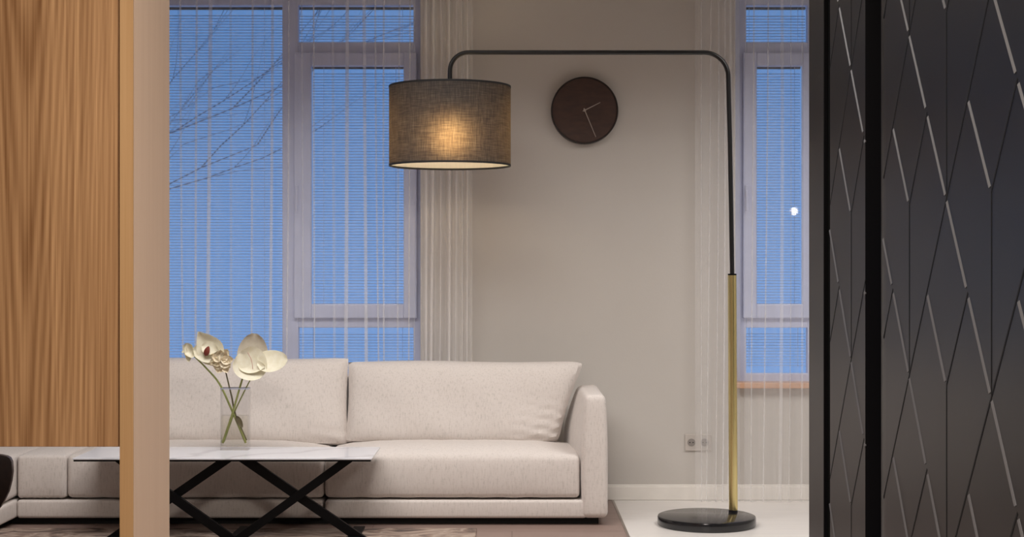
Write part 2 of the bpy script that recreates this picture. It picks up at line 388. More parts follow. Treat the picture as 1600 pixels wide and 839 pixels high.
# windows: frame at YF
YF0, YF1 = YW + .07, YW + .13; YG = YW + .10; YM = YW + .07
def wx(p): return WX(p, YM)
def wz(p): return WZ(p, YM)
def ring(bm, x0, x1, z0, z1, ix0, ix1, iz0, iz1, y0, y1, bev=.004):
    bx(bm, x0, ix0, y0, y1, z0, z1, bev=bev); bx(bm, ix1, x1, y0, y1, z0, z1, bev=bev)
    bx(bm, ix0, ix1, y0, y1, z0, iz0, bev=bev); bx(bm, ix0, ix1, y0, y1, iz1, z1, bev=bev)
slats_done = []
def blind(px0, px1, pz0, pz1, label):
    """outside venetian blind covering a pane, pixel bounds at the frame plane"""
    x0, x1, z1, z0 = wx(px0), wx(px1), wz(pz0), wz(pz1)
    cx = (x0 + x1) / 2; y = YW + .20
    root = empty('venetian_blind', (cx, y, z0), label, 'blind', 'venetian blinds outside the window panes')
    bm = bmesh.new(); n = int((z1 - z0 - .03) / 0.0165); ti = R(16)
    for i in range(n):
        z = z0 + .010 + i * 0.0165; dy = .0072 * math.cos(ti); dz = .008 * math.sin(ti)
        a = [(x0, y - dy, z + dz), (x1, y - dy, z + dz), (x1, y, z + .0016), (x0, y, z + .0016), (x0, y + dy, z - dz), (x1, y + dy, z - dz)]
        v = [bm.verts.new(p) for p in a]
        bm.faces.new((v[0], v[1], v[2], v[3])); bm.faces.new((v[3], v[2], v[5], v[4]))
    obj('slats', bm, M['slat'], root)
    obj('head_rail', BX(x0, x1, y - .012, y + .012, z1 - .008, z1 + .006, bev=.002), M['black'], root)
    for s in (0.12, 0.88):
        xx = x0 + (x1 - x0) * s; obj('ladder_cord', BX(xx - .0012, xx + .0012, y - .0125, y - .0115, z0, z1), M['slat'], root)

def window(idx, X0, X1, sections):
    root = empty('window_%d' % idx, ((X0 + X1) / 2, YG, ZS), kind='structure')
    f = bmesh.new(); zt = ZT; zb = ZS
    bx(f, X0, X1, YF0, YF1, zb, zb + .055, bev=.004); bx(f, X0, X1, YF0, YF1, wz(8), zt, bev=.004)
    for (a, b_) in sections['verticals']: bx(f, wx(a), wx(b_), YF0 - .001, YF1, zb, zt, bev=.004)
    for (a, b_, c, d) in sections['horizontals']: bx(f, wx(a), wx(b_), YF0, YF1, wz(d), wz(c), bev=.004)
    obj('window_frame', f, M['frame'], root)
    for (a, b_, c, d, ia, ib, ic, id_) in sections['sashes']:
        s = bmesh.new(); ring(s, wx(a), wx(b_), wz(d), wz(c), wx(ia), wx(ib), wz(id_), wz(ic), YF0 - .028, YF0 + .02, bev=.006)
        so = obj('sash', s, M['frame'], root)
        hx = wx(a) + .018
        hb = BX(hx - .008, hx + .008, YF0 - .045, YF0 - .028, wz(310), wz(290), bev=.003); bx(hb, hx - .006, hx + .006, YF0 - .055, YF0 - .045, wz(330), wz(298), bev=.003)
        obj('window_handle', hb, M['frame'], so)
    for (a, b_, c, d) in sections['panes']:
        bm = bmesh.new(); v = [bm.verts.new(p) for p in ((wx(a), YG, wz(d)), (wx(b_), YG, wz(d)), (wx(b_), YG, wz(c)), (wx(a), YG, wz(c)))]
        bm.faces.new(v); obj('glass_pane', bm, M['glass'], root)
    return root
X1a, X1b = W1; X2a, X2b = W2
ex0 = 800 + X1a * F / YM; ex1 = 800 + X1b * F / YM; fx0 = 800 + X2a * F / YM; fx1 = 800 + X2b * F / YM
window(1, X1a, X1b, dict(verticals=[(ex0, ex0 + 22), (441, 466), (646, ex1)],
    horizontals=[(466, 646, 66, 84), (466, 646, 494, 512)],
    sashes=[(460, 652, 83, 497, 487, 631, 104, 475)],
    panes=[(ex0 + 20, 443, 6, 585), (464, 648, 6, 68), (486, 632, 102, 477), (464, 648, 510, 585)]))
window(2, X2a, X2b, dict(verticals=[(fx0, 1166), (1262, 1282), (fx1 - 15, fx1)],
    horizontals=[(1166, 1262, 66, 84), (1166, 1262, 494, 512), (1282, fx1 - 15, 66, 84)],
    sashes=[(1160, 1270, 83, 497, 1181, 1253, 104, 475)],
    panes=[(1164, 1264, 6, 68), (1180, 1255, 102, 477), (1164, 1264, 510, 575), (1280, fx1 - 14, 6, 575)]))
struct('trim_2', BX(X2a - .02, X2b, YW - .05, YW + .08, WZ(607, YW - .05), WZ(598, YW - .05), bev=.004), M['sill'])
struct('trim_3', BX(X1a - .02, X1b + .0, YW - .02, YW + .08, WZ(607, YW), WZ(598, YW), bev=.004), M['sill'])
blind(ex0 + 18, 444, 7, 586, 'large blue-lit slatted blind behind the widest pane at left of the left window')
blind(463, 649, 7, 68, 'short slatted blind behind the top pane of the left window, above the opening sash')
blind(484, 634, 101, 478, 'tall slatted blind behind the opening sash of the left window, left of the lamp shade')
blind(463, 649, 511, 586, 'slatted blind behind the lowest pane of the left window, just above the sofa back')
blind(1163, 1265, 7, 68, 'short slatted blind behind the top pane of the right window, beside the dark panels')
blind(1178, 1257, 101, 478, 'tall slatted blind behind the opening sash of the right window, right of the lamp pole')
blind(1163, 1265, 511, 576, 'low slatted blind behind the bottom pane of the right window, above the orange sill')

# outside: ground and a bare tree whose twigs show faintly through the left pane
struct('ground', BX(-30, 30, YW + .6, 40, -6.3, -6.0), M['ground'])
tr = empty('bare_tree', (-6.4, 17, -6.0), 'bare winter tree with thin slanting branches outside the left window', 'tree')
bm = bmesh.new()
sweep(bm, [(-6.5, 17, -6.0), (-6.42, 17, -2.5), (-6.35, 17, 1.0), (-6.5, 17.1, 2.6), (-6.2, 17, 4.6), (-6.3, 17, 6.5)], [.24, .19, .14, .11, .07, .03], 10)
obj('trunk', bm, M['branch'], tr, smooth=True)
rnd = random.Random(3)
def branch(bm, p, d, L, r, depth):
    pts = [p]; q = Vector(p); dd = Vector(d).normalized()
    for i in range(6):
        dd = (dd + Vector((rnd.uniform(-.12, .12), rnd.uniform(-.1, .1), rnd.uniform(-.10, .14)))).normalized()
        q = q + dd * L / 6; pts.append(q.copy())
        if depth < 2 and i > 0:
            s = Vector((dd.x, dd.y, dd.z)) + Vector((rnd.uniform(-.5, .5), rnd.uniform(-.4, .4), rnd.uniform(-.3, .6)))
            branch(bm, q.copy(), s, L * .5, r * .5, depth + 1)
    sweep(bm, pts, [r * (1 - .12 * i) for i in range(7)], 6)
for (z, d, L) in ((1.9, (1, 0, .42), 4.2), (3.1, (1, .1, .5), 3.6), (2.6, (-1, .1, .5), 3.0), (4.2, (1, -.1, .7), 2.6), (0.9, (1, 0, .38), 4.0)):
    bm = bmesh.new(); branch(bm, Vector((-6.4, 17, z)), Vector(d), L, .017, 0)
    obj('branch', bm, M['branch'], tr, smooth=True)

# ---------------------------------------------------------------- sheer curtains
def curtain(x0, x1, y, z0, z1, dens, name_label, seed, amp=.028):
    """voile in S-folds: dens = list of (x, pitch) giving fold spacing along x"""
    rr = random.Random(seed); pts = []; x = x0
    def pitch(x):
        for (a, p) in dens:
            if x <= a: return p
        return dens[-1][1]
    tilt = []
    def add(px_, py_, tl): pts.append((px_, py_)); tilt.append(tl)
    while x < x1:
        p = pitch(x) * rr.uniform(.55, 1.5); A = amp * rr.uniform(.2, .8); tl = rr.uniform(-1, 1) * min(.018, p * .25)
        wf = rr.choice((.007, .010, .013, .018)) * (1 if p > .06 else .7)
        # a gently swelling flat stretch, then a pleat folded back on itself
        add(x + p * .15, A * .3, tl * .3); add(x + p * .45, A, tl * .6)
        fx = x + p * .78; layers = rr.choice((3, 5, 5))
        for q in range(layers + 1):
            add(fx + (wf if q % 2 else 0), A * .5 - q * .006, tl)
        x += p
    # Catmull resample
    P = []; TL = []; n = len(pts)
    for i in range(n - 1):
        a, b_, c, d = pts[max(i-1, 0)], pts[i], pts[i+1], pts[min(i+2, n-1)]
        for s in range(4):
            t = s / 4
            TL.append(tilt[i] * (1 - t) + tilt[i+1] * t)
            P.append(tuple(.5 * ((2*b_[k]) + (-a[k]+c[k])*t + (2*a[k]-5*b_[k]+4*c[k]-d[k])*t*t + (-a[k]+3*b_[k]-3*c[k]+d[k])*t**3) for k in (0, 1)))
    bm = bmesh.new(); rows = []; nz = 9
    ph = [rr.uniform(0, 6.28) for _ in range(3)]
    for j in range(nz):
        h = j / (nz - 1); z = z0 + (z1 - z0) * h; row = []
        for (px, py), tl in zip(P, TL):
            px = min(max(px, x0), x1 - .004); sway = (.008 * math.sin(px * 5 + ph[0] + h * 2.2) * (1 - h) + .005 * math.sin(px * 17 + ph[1] + h * 3)) * min(1, (px - x0) * 14, (x1 - px) * 14)
            row.append(bm.verts.new((min(max(px + sway * (1 - h * .5) + tl * (1 - h), x0), x1), y + py * (1 - .25 * h), z)))
        rows.append(row)
    for j in range(nz - 1):
        for i in range(len(P) - 1):
            bm.faces.new((rows[j][i], rows[j][i+1], rows[j+1][i+1], rows[j+1][i]))
    return bm
YC = 8.525
def mk_curtain(px0, px1, dens, label, seed, rodlabel, mt='sheer'):
    x0, x1 = WX(px0, YC), WX(px1, YC)
    root = empty('sheer_curtain', ((x0 + x1) / 2, YC, 0.0), label, 'curtain', None)
    bm = curtain(x0, x1, YC, .006, 2.955, [(WX(a, YC), p) for a, p in dens], label, seed)
    obj('voile', bm, M[mt], root, smooth=True)
    obj('heading_tape', BX(x0, x1, YC - .006, YC + .006, 2.925, 2.965), M['white_paint'], root)
    tag(obj('curtain_track', BX(x0, x1, YC - .02, YC + .02, 2.965, 3.0, bev=.003), M['white_paint']), rodlabel, 'curtain track')
mk_curtain(110, 650, [(700, .085)], 'wide sheer white curtain drawn across the left window behind the sofa', 4, 'white ceiling track carrying the wide sheer curtain of the left window')
mk_curtain(655, 740, [(740, .040)], 'narrow bunched sheer curtain hanging behind the lamp shade, right of the left window', 11, 'short white ceiling track above the bunched curtain behind the lamp shade', 'sheer_dense')
mk_curtain(1084, 1156, [(1160, .042)], 'bunched floor-length sheer curtain gathered behind the brass lamp pole', 5, 'short white ceiling track above the curtain gathered behind the lamp pole')
mk_curtain(1161, 1430, [(1440, .075)], 'floor-length sheer curtain drawn over the right window and its orange sill', 9, 'white ceiling track carrying the sheer curtain over the right window')

# ---------------------------------------------------------------- oak partition, left foreground
PX = -592 * 3.5 / F            # side face plane of the post, front corner at depth 3.5
Y1 = 3.5; Y2 = -PX * F / 535.0
root = empty('oak_partition', (PX - .4, Y1 + .1, 0), 'tall oak partition of a hanging veneer panel and a pale full-height post, left foreground', 'partition')
obj('post', BX(PX - .030, PX, Y1 + .0035, Y2, 0.0, ZC - .001, bev=.0015), M['oak_post'], root)
obj('edge_band', BX(PX - .0305, PX + .0003, Y1, Y1 + .0034, 0.0, ZC - .001), M['oak_edge'], root)
zb = WZ(698, Y1 + .012)
obj('veneer_panel', BX(PX - 1.6, PX - .0315, Y1 + .012, Y1 + .047, zb, ZC - .001, bev=.001), M['oak_panel'], root)

# ---------------------------------------------------------------- charcoal panelled cabinet, right foreground
def YP(px): return F * 1.0 / (px - 800.0)      # depth of a point on the plane X = 1
cab = empty('panelled_cabinet', (1.12, 4.0, 0), 'charcoal floor-to-ceiling cabinet with thin diamond line grooves, right foreground', 'cabinet')
XF = 1.0; ya, yb_ = YP(1264), YP(1287)
obj('end_post', BX(XF, XF + .16, yb_, ya, 0, ZC - .001, bev=.002), M['lacquer'], cab)
obj('carcass', BX(XF + .07, XF + .158, 0.9, yb_ - .001, 0, ZC - .001), M['gap'], cab)
bm = bmesh.new(); bx(bm, XF + .012, XF + .07, YP(1297), yb_ - .0005, 0, ZC - .001)
obj('shadow_gap_filler', bm, M['gap'], cab)
U0 = .001335; DU = .000138; ZU = .43
def yu(k): return F * (U0 + DU * k)            # depth of grid line k
def zn(m_): return H + (-.268 + ZU * m_)
def seg_quad(bm, y0, z0, y1, z1, wd, x, th, lo, hi):
    """strip on the plane X = x from (y0,z0) to (y1,z1), clipped to depths lo..hi"""
    if y0 > y1: y0, z0, y1, z1 = y1, z1, y0, z0
    if y1 - y0 > 1e-6:
        a = max(0, (lo - y0) / (y1 - y0)); b_ = min(1, (hi - y0) / (y1 - y0))
        if b_ <= a: return
        y0, z0, y1, z1 = y0 + (y1-y0)*a, z0 + (z1-z0)*a, y0 + (y1-y0)*b_, z0 + (z1-z0)*b_
    elif not (lo < y0 < hi): return
    if min(z0, z1) < 0.01 or max(z0, z1) > ZC - .01:
        if max(z0, z1) < .05 or min(z0, z1) > ZC - .05: return
        z0 = min(max(z0, .012), ZC - .012); z1 = min(max(z1, .012), ZC - .012)
    d = Vector((0, y1 - y0, z1 - z0)).normalized(); n = Vector((0, -d.z, d.y)) * wd / 2
    A = Vector((x, y0, z0)); B = Vector((x, y1, z1)); vs = []
    if n.z < 0: n = -n
    for xx in (x - th, x + .002):          # the lower edge stands proud, so the strip's face leans upward
        for p, q in ((A - n, 1), (A + n, .15), (B + n, .15), (B - n, 1)): vs.append(bm.verts.new((x - th * q if xx < x else xx, p.y, p.z)))
    for f in ((0,1,2,3), (7,6,5,4), (0,4,5,1), (1,5,6,2), (2,6,7,3), (3,7,4,0)): bm.faces.new([vs[i] for i in f])
def lines(lo, hi):
    A, B, V = bmesh.new(), bmesh.new(), None
    for k in range(-12, 6):
        for m_ in range(-4, 7):
            full = ((k + m_) % 2 == 0)
            y, z = yu(k), zn(m_); hy = F * DU / 2; hz = ZU / 2
            # family A falls toward the viewer (z decreases as depth decreases)
            g = .055
            def A_(dy0, dz0, dy1, dz1): seg_quad(A, y + dy0*(1-g), z + dz0*(1-g), y + dy1*(1-g), z + dz1*(1-g), .0075, XF, .003, lo, hi)
            def B_(dy0, dz0, dy1, dz1): seg_quad(B, y + dy0, z + dz0, y + dy1, z + dz1, .0075, XF, .0007, lo, hi)
            A_(hy, hz, hy*.04, hz*.04)                      # upper-far midpoint down to the node (every node)
            if full: A_(-hy*.04, -hz*.04, -hy, -hz)         # and on below full nodes
            B_(-hy, hz, 0, 0)                              # dark family, mirrored
            if full: B_(0, 0, hy, -hz)
            if not full: seg_quad(B, y, z, y, z - ZU, .0075, XF, .0007, lo, hi)
    return A, B
def door(lo, hi, round_far):
    bm = bmesh.new(); prof = []
    if round_far:
        r = round_far; prof = [(XF + .05, lo), (XF, lo)]
        for i in range(13):
            a = PI/2 * i / 12; prof.append((XF + .05 * (1 - math.cos(a)), hi - r + r * math.sin(a)))
        prof.append((XF + .069, hi)); prof[0] = (XF + .069, lo)
    else: prof = [(XF + .069, lo), (XF, lo), (XF, hi), (XF + .069, hi)]
    a = [bm.verts.new((x, y, .01)) for x, y in prof]; b_ = [bm.verts.new((x, y, ZC - .002)) for x, y in prof]
    n = len(prof)
    for i in range(n): bm.faces.new((a[i], a[(i+1) % n], b_[(i+1) % n], b_[i]))
    bm.faces.new(a); bm.faces.new(b_)
    d = obj('door', bm, M['lacquer'], cab, smooth=True)
    A, B = lines(lo, hi - (round_far * .8 if round_far else 0))
    obj('glint_strip', A, M['glint'], d); obj('groove', B, M['groove'], d)
door(YP(1352), YP(1297), 0)
door(1.0, YP(1362), .17)

# ---------------------------------------------------------------- sectional sofa
FS = 7.77                      # depth of the seat front
def sx(px, Y=FS): return WX(px, Y)
sofa = empty('sectional_sofa', (-1.4, 8.1, 0), 'off-white fabric corner sofa with a wide right arm on a black plinth', 'sofa')
SB = 8.47                      # sofa back
xs = sx(506); xr = sx(950); xin = sx(908); xc = sx(25); xc2 = sx(103)
obj('plinth', BX(xc - .6, xr - .045, FS + .055, SB - .03, 0, .046), M['plinth'], sofa)
obj('plinth', BX(xc - .78, xc - .055, 6.3, SB - .03, 0, .046), M['plinth'], sofa)
def rail(x0, x1, y0, y1, z0=.036, z1=.128):
    return soft_box(((x0+x1)/2, (y0+y1)/2, (z0+z1)/2), ((x1-x0)/2, (y1-y0)/2, (z1-z0)/2), .016, (8, 6, 2))
obj('base_rail', rail(xs + .006, xin + .03, FS, SB), M['sofa'], sofa, smooth=True)
obj('base_rail', rail(xc + .002, xs - .006, FS, SB), M['sofa'], sofa, smooth=True)
obj('base_rail', rail(xc - .80, xc, 6.25, SB), M['sofa'], sofa, smooth=True)
def crown(c, sag=0.0, wr=0.0):
    def fn(p, u, v, w_):
        k = max(0, 1 - u**4) * max(0, 1 - v*v*v*v)
        if w_ > 0: p.z += c * k * w_
        if v < -.5: p.y -= .010 * (1 - u**6) * (1 - w_*w_)
        p.z += wr * 1.0 * math.sin(u * 23 + v * 7) * .0015
        return p
    return fn
def seat(x0, x1, y0, y1, c=.042, z0=.137, z1=.352, r_=.026):
    return soft_box(((x0+x1)/2, (y0+y1)/2, (z0+z1)/2), ((x1-x0)/2, (y1-y0)/2, (z1-z0)/2), r_, (16, 10, 4), crown(c, wr=1))
obj('seat_cushion', seat(xs + .0025, xin - .006, FS + .006, SB - .10), M['sofa'], sofa, smooth=True)
obj('seat_cushion', seat(xc2 + .0015, xs - .0025, FS + .006, SB - .10), M['sofa'], sofa, smooth=True)
obj('seat_cushion', seat(xc + .003, xc2 - .0015, FS + .008, SB - .10, c=.012, r_=.016), M['sofa'], sofa, smooth=True)
obj('seat_cushion', seat(xc - .78, xc - .004, 6.27, FS - .30, c=.012), M['sofa'], sofa, smooth=True)
obj('seat_cushion', seat(xc - .78, xc - .004, FS - .292, SB - .10, c=.012), M['sofa'], sofa, smooth=True)
obj('back_frame', soft_box(((xc - .8 + sx(860)) / 2, SB - .045, .38), ((sx(860) - xc + .8) / 2 - .01, .045, .33), .03, (12, 2, 6)), M['sofa'], sofa, smooth=True)
# right arm, thicker and bulging toward the back on its inner side
def armfn(p, u, v, w_):
    if u < 0:
        back = (v + 1) / 2
        p.x -= (.075 * back * max(0, 1 - ((w_ + .1) ** 2) * .75)) * (-u) * max(0, min(1, (w_ + .75) * 3))
        p.x += .022 * max(0, w_ - .3) * (-u)
    if u > 0: p.x -= .012 * max(0, w_) ** 2
    return p
z1 = WZ(617, FS)
obj('armrest', soft_box(((xin + .004 + xr) / 2, (FS + SB) / 2 - .004, (.036 + z1) / 2), ((xr - xin - .004) / 2, (SB - FS) / 2 + .006, (z1 - .036) / 2), .030, (6, 12, 14), armfn), M['sofa'], sofa, smooth=True)

def back_cushion(corners, y, depth, bulge, ear=False, seed=0):
    """pillow hung from pixel corners (tl, tr, br, bl) at depth y, leaning backward"""
    tl, tr_, br, bl = [W(px, py, y) for px, py in corners]
    nu, nv = 56, 34; bm = bmesh.new(); rr = random.Random(seed)
    def outline(s, t):           # s 0..1 left-right, t 0..1 bottom-top
        p = (bl.lerp(br, s)).lerp(tl.lerp(tr_, s), t)
        return p
    grid = {}
    for side in (-1, 1):
        for i in range(nu + 1):
            for j in range(nv + 1):
                s, t = i / nu, j / nv; u, v = 2*s - 1, 2*t - 1; kc = 1.0 if (ear and u > 0) else .3; s = (1 + u * (1 - .022 * kc * abs(v) ** 9)) / 2; t = (1 + v * (1 - .06 * kc * abs(u) ** 16)) / 2
                edge = (i in (0, nu) or j in (0, nv))
                e = max(0, 1 - abs(u) ** 5) ** .5 * max(0, 1 - abs(v) ** 4) ** .5
                p = outline(s, t).copy()
                # pinched sides between corners
                p.x -= .012 * u * abs(u) ** 3 * (1 - v*v); p.z -= .006 * v * (1 - u*u) * abs(v) ** 3 * (1 if v > 0 else 0) * math.sin(3*u)
                if ear:
                    p.x += -.006 * max(0, u) ** 6 * (1 - v*v)
                th = depth * e + (0.010 if not edge else 0.0)
                wrk = 0
                if side < 0:
                    wrk = .0035 * math.sin(9 * u + 4 * v + seed) * e
                    if ear:
                        q = max(0, (u - .45) / .55) * max(0, (.35 - v) / 1.35)
                        wrk += .010 * q * math.sin((v * 1.0 + u * .55) * 26) + .006 * q * math.sin((v * 1.6 - u) * 17)
                    else:
                        q = max(0, (u - .6) / .4) * max(0, (-.2 - v) / .8)
                        wrk += .006 * q * math.sin((v + u * .5) * 24)
                lean = .10 * (t - .5)
                yy = y + lean + side * th * (1 if side < 0 else .8) + (wrk if not edge else 0) - (bulge * (1 - t) * (1 - u*u) if side < 0 else 0)
                p = Vector((p.x, yy, p.z))
                if edge and side == 1: grid[side, i, j] = grid[-1, i, j]; continue
                grid[side, i, j] = bm.verts.new(p if not edge else Vector((p.x, y + lean, p.z)))
    for side in (-1, 1):
        for i in range(nu):
            for j in range(nv):
                try: bm.faces.new((grid[side, i, j], grid[side, i+1, j], grid[side, i+1, j+1], grid[side, i, j+1]))
                except ValueError: pass
    return bm
YCU = 8.26
obj('back_cushion', back_cushion([(542, 566), (915, 565), (872, 692), (540, 690)], YCU, .085, .018, True, 2), M['sofa'], sofa, smooth=True)
obj('back_cushion', back_cushion([(150, 562), (544, 560), (546, 694), (148, 690)], YCU, .085, .018, False, 5), M['sofa'], sofa, smooth=True)

# ---------------------------------------------------------------- rug, chair
RX = (745 - 800) / 314.0
bm = soft_box(((RX - 2.555) / 2, 6.6, .006), ((RX + 2.555) / 2, 1.03, .0055), .005, (8, 8, 1))
tag(obj('rug', bm, M['rug'], smooth=True), 'mottled brown and cream rug on the floor before the sofa, under the marble table', 'rug')

ch = empty('lounge_chair', (WX(-62, 6.3), 6.3, 0.012), 'dark brown leather lounge chair, only its curved back edge showing at the left frame edge', 'chair')
# curved shell: outline from the photo's visible edge, closed off outside the frame
out_px = [(18, 722), (19, 738), (17, 752), (13, 768), (7, 781), (0, 793), (-10, 806), (-40, 816), (-100, 816), (-130, 800), (-150, 770), (-158, 735), (-154, 718), (-140, 712), (-70, 706), (0, 711), (10, 713), (15, 716)]
bm = bmesh.new(); yk = 6.25; fr, bk = [], []
cxp, cyp = -70, 760
for px, py in out_px:
    d = abs(px - cxp) / 90.0; yy = yk - .13 * d * d; p = W(px, py, yy)
    fr.append(bm.verts.new((p.x, yy, p.z))); bk.append(bm.verts.new((p.x - .004, yy + .035, p.z)))
n = len(out_px)
cf = bm.verts.new((WX(cxp, yk), yk + .02, WZ(cyp, yk))); cb = bm.verts.new((WX(cxp, yk), yk + .06, WZ(cyp, yk)))
for i in range(n):
    j = (i + 1) % n
    bm.faces.new((fr[i], fr[j], cf)); bm.faces.new((bk[j], bk[i], cb)); bm.faces.new((fr[i], bk[i], bk[j], fr[j]))
o = obj('shell_back', bm, M['leather'], ch, smooth=True)
zs = WZ(800, 6.3)
bm = soft_box((WX(-110, 5.95), 5.93, zs + .01), (.19, .25, .045), .035, (6, 6, 2)); obj('seat', bm, M['leather'], ch, smooth=True)
for dx_ in (-.15, .15):
    for dy_ in (-.2, .2):
        bm = bmesh.new(); cx_ = WX(-110, 5.95)
        sweep(bm, [(cx_ + dx_ * 1.15, 5.93 + dy_ * 1.1, .0125), (cx_ + dx_, 5.93 + dy_, zs - .02)], [.011, .015], 10)
        obj('leg', bm, M['black'], ch, smooth=True)

# ---------------------------------------------------------------- marble coffee table
TF, TB = 7.28, 7.74; TZ = .4015
t0, t1 = WX(113, TF), WX(581, TF)
tab = empty('coffee_table', ((t0 + t1) / 2, 7.5, 0.012), 'white marble coffee table with black crossed legs, before the sofa', 'table')
obj('tabletop', BX(t0, t1, TF, TB, TZ - .009, TZ, bev=.0025), M['marble'], tab)
obj('underframe', BX(t0 + .004, t1 - .006, TF + .004, TB - .006, TZ - .017, TZ - .0095, bev=.001), M['black'], tab)
YL = 7.33
def bar(bm, a, b_, wpx, y0, y1):
    A, B = W(a[0], a[1], YL), W(b_[0], b_[1], YL); k = wpx * YL / F
    A.z = max(A.z, .0125); B.z = max(B.z, .0125)
    d = (B - A).normalized(); nrm = Vector((-d.z, 0, d.x))
    hh = k / 2; dx = hh / abs(d.z)
    vs = []
    for y in (y0, y1):
        for P, s in ((A, -1), (A, 1), (B, 1), (B, -1)): vs.append(bm.verts.new((P.x + s * dx, y, P.z)))
    for f in ((0,1,2,3), (7,6,5,4), (0,4,5,1), (1,5,6,2), (2,6,7,3), (3,7,4,0)): bm.faces.new([vs[i] for i in f])
ytop = 719.5; YL0 = 7.33
zt_ = TZ - .0172
def pyof(z, Y=YL): return 419.5 + (H - z) * F / Y
pt, pb = pyof(zt_), pyof(.0125)
segs = [((352, pt), (176, pb), 14), ((191, pt), (360, pb), 14), ((382, pt), (560, pb), 14), ((542, pt), (374, pb), 13)]
for i, (a, b_, wd) in enumerate(segs):
    bm = bmesh.new(); y0 = YL - .012 if i % 2 else YL + .0125; bar(bm, a, b_, wd, y0, y0 + .024)
    obj('leg', bm, M['black'], tab)
bmf = BX(WX(170, YL), WX(565, YL), YL - .012, YL + .037, .0122, .022, bev=.001)
# rear trestle, lighter bars standing nearly behind the front ones
for i, (a, b_, wd) in enumerate(segs[:0]): pass
bm = bmesh.new(); bx(bm, WX(345, YL), WX(390, YL), YL, TB - .10, TZ - .022, TZ - .0172); obj('cross_plate', bm, M['black'], tab)
for (px_) in (182, 367, 552):
    obj('foot', BX(WX(px_ - 9, YL), WX(px_ + 9, YL), YL - .012, YL + .30, .0122, .021, bev=.001), M['black'], tab)

# ---------------------------------------------------------------- vase with water and four flowers
VY0, VY1 = 7.585, 7.665; VXc = WX(365.5, VY0); vw = 22 * VY0 / F; vtop = WZ(607, VY0); vb = TZ + .0003
vase = empty('glass_vase', (VXc, (VY0 + VY1) / 2, vb), 'clear rectangular glass vase half full of water on the marble table', 'vase')
def vring(bm, hx, hy, z, r, n=5):
    vs = []
    for cx_, cy_, a0 in ((1, 1, 0), (-1, 1, 90), (-1, -1, 180), (1, -1, 270)):
        for i in range(n + 1):
            a = R(a0 + 90 * i / n)
            vs.append(bm.verts.new((VXc + cx_ * (hx - r) + r * math.cos(a), (VY0+VY1)/2 + cy_ * (hy - r) + r * math.sin(a), z)))
    return vs
def stack(rings, bm, cap0=True, cap1=True):
    n = len(rings[0])
    for a, b_ in zip(rings, rings[1:]):
        for k in range(n): bm.faces.new((a[k], a[(k+1) % n], b_[(k+1) % n], b_[k]))
    if cap0: bm.faces.new(rings[0][::-1])
    if cap1: bm.faces.new(rings[-1])
hy = (VY1 - VY0) / 2
bm = bmesh.new()
stack([vring(bm, vw, hy, vb, .008), vring(bm, vw, hy, vtop, .008), vring(bm, vw - .004, hy - .004, vtop, .006), vring(bm, vw - .004, hy - .004, vb + .018, .006)], bm)
obj('glass_body', bm, M['vase_glass'], vase, smooth=True)
bm = bmesh.new(); stack([vring(bm, vw - .0045, hy - .0045, vb + .0185, .006), vring(bm, vw - .0045, hy - .0045, WZ(650, VY0), .006)], bm)
obj('water', bm, M['water'], vase)
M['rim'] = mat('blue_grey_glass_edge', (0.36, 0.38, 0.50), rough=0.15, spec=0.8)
bm = bmesh.new()
ro = vring(bm, vw + .0003, hy + .0003, vtop - .004, .008); r1 = vring(bm, vw + .0003, hy + .0003, vtop + .0006, .008)
r2 = vring(bm, vw - .0035, hy - .0035, vtop + .0006, .006); r3 = vring(bm, vw - .0035, hy - .0035, vtop - .004, .006)
stack([ro, r1, r2, r3, ro], bm, False, False)
obj('rim', bm, M['rim'], vase)

VYm = (VY0 + VY1) / 2
def pt3(px, py, dy=0): return W(px, py, VYm + dy)
def petal(bm, base, tip, width, nrm, cup=.25, point=.7, nu=10, nv=8, ruf=0.0, thick=.0008, mi=0, ex=.62):
    """leaf-like surface from base to tip, cupped along nrm, given a thickness"""
    base, tip, nrm = Vector(base), Vector(tip), Vector(nrm).normalized()
    ax = tip - base; L = ax.length; ax.normalize(); sd = ax.cross(nrm).normalized(); nrm = sd.cross(ax).normalized()
    G = []
    for layer in (0, 1):
        rows = []
        for i in range(nu + 1):
            s = i / nu; wdt = width * (math.sin(PI * min(1, s ** point * .97 + .02)) ** ex)
            row = []
            for j in range(nv + 1):
                v = 2 * j / nv - 1
                p = base + ax * (L * s) + sd * (v * wdt / 2) + nrm * (cup * width * (v*v) * .5 + cup * L * .35 * math.sin(PI * s) * -1 + ruf * math.sin(v * 9 + s * 14)) + nrm * (layer * thick)
                row.append(bm.verts.new(p))
            rows.append(row)
        G.append(rows)
        for i in range(nu):
            for j in range(nv):
                f = bm.faces.new((rows[i][j], rows[i+1][j], rows[i+1][j+1], rows[i][j+1])); f.material_index = mi
    a, b_ = G
    rim = [(i, 0) for i in range(nu)] + [(nu, j) for j in range(nv)] + [(i, nv) for i in range(nu, 0, -1)] + [(0, j) for j in range(nv, 0, -1)]
    for q in range(len(rim)):
        i, j = rim[q]; i2, j2 = rim[(q + 1) % len(rim)]
        try: bm.faces.new((a[i][j], a[i2][j2], b_[i2][j2], b_[i][j])).material_index = mi
        except ValueError: pass
def stem(root, pts, r, m):
    P = [pt3(*p) for p in pts]; Q = []
    for i in range(len(P) - 1):
        a, b_, c, d = P[max(i-1, 0)], P[i], P[i+1], P[min(i+2, len(P)-1)]
        for s in range(5):
            t = s / 5; Q.append(.5 * ((2*b_) + (c - a)*t + (2*a - 5*b_ + 4*c - d)*t*t + (3*b_ - a - 3*c + d)*t**3))
    Q.append(P[-1]); n = len(Q)
    bm = bmesh.new(); sweep(bm, Q, [r * (1.32 - .5 * i / n) for i in range(n)], 8); obj('stem', bm, m, root, smooth=True)
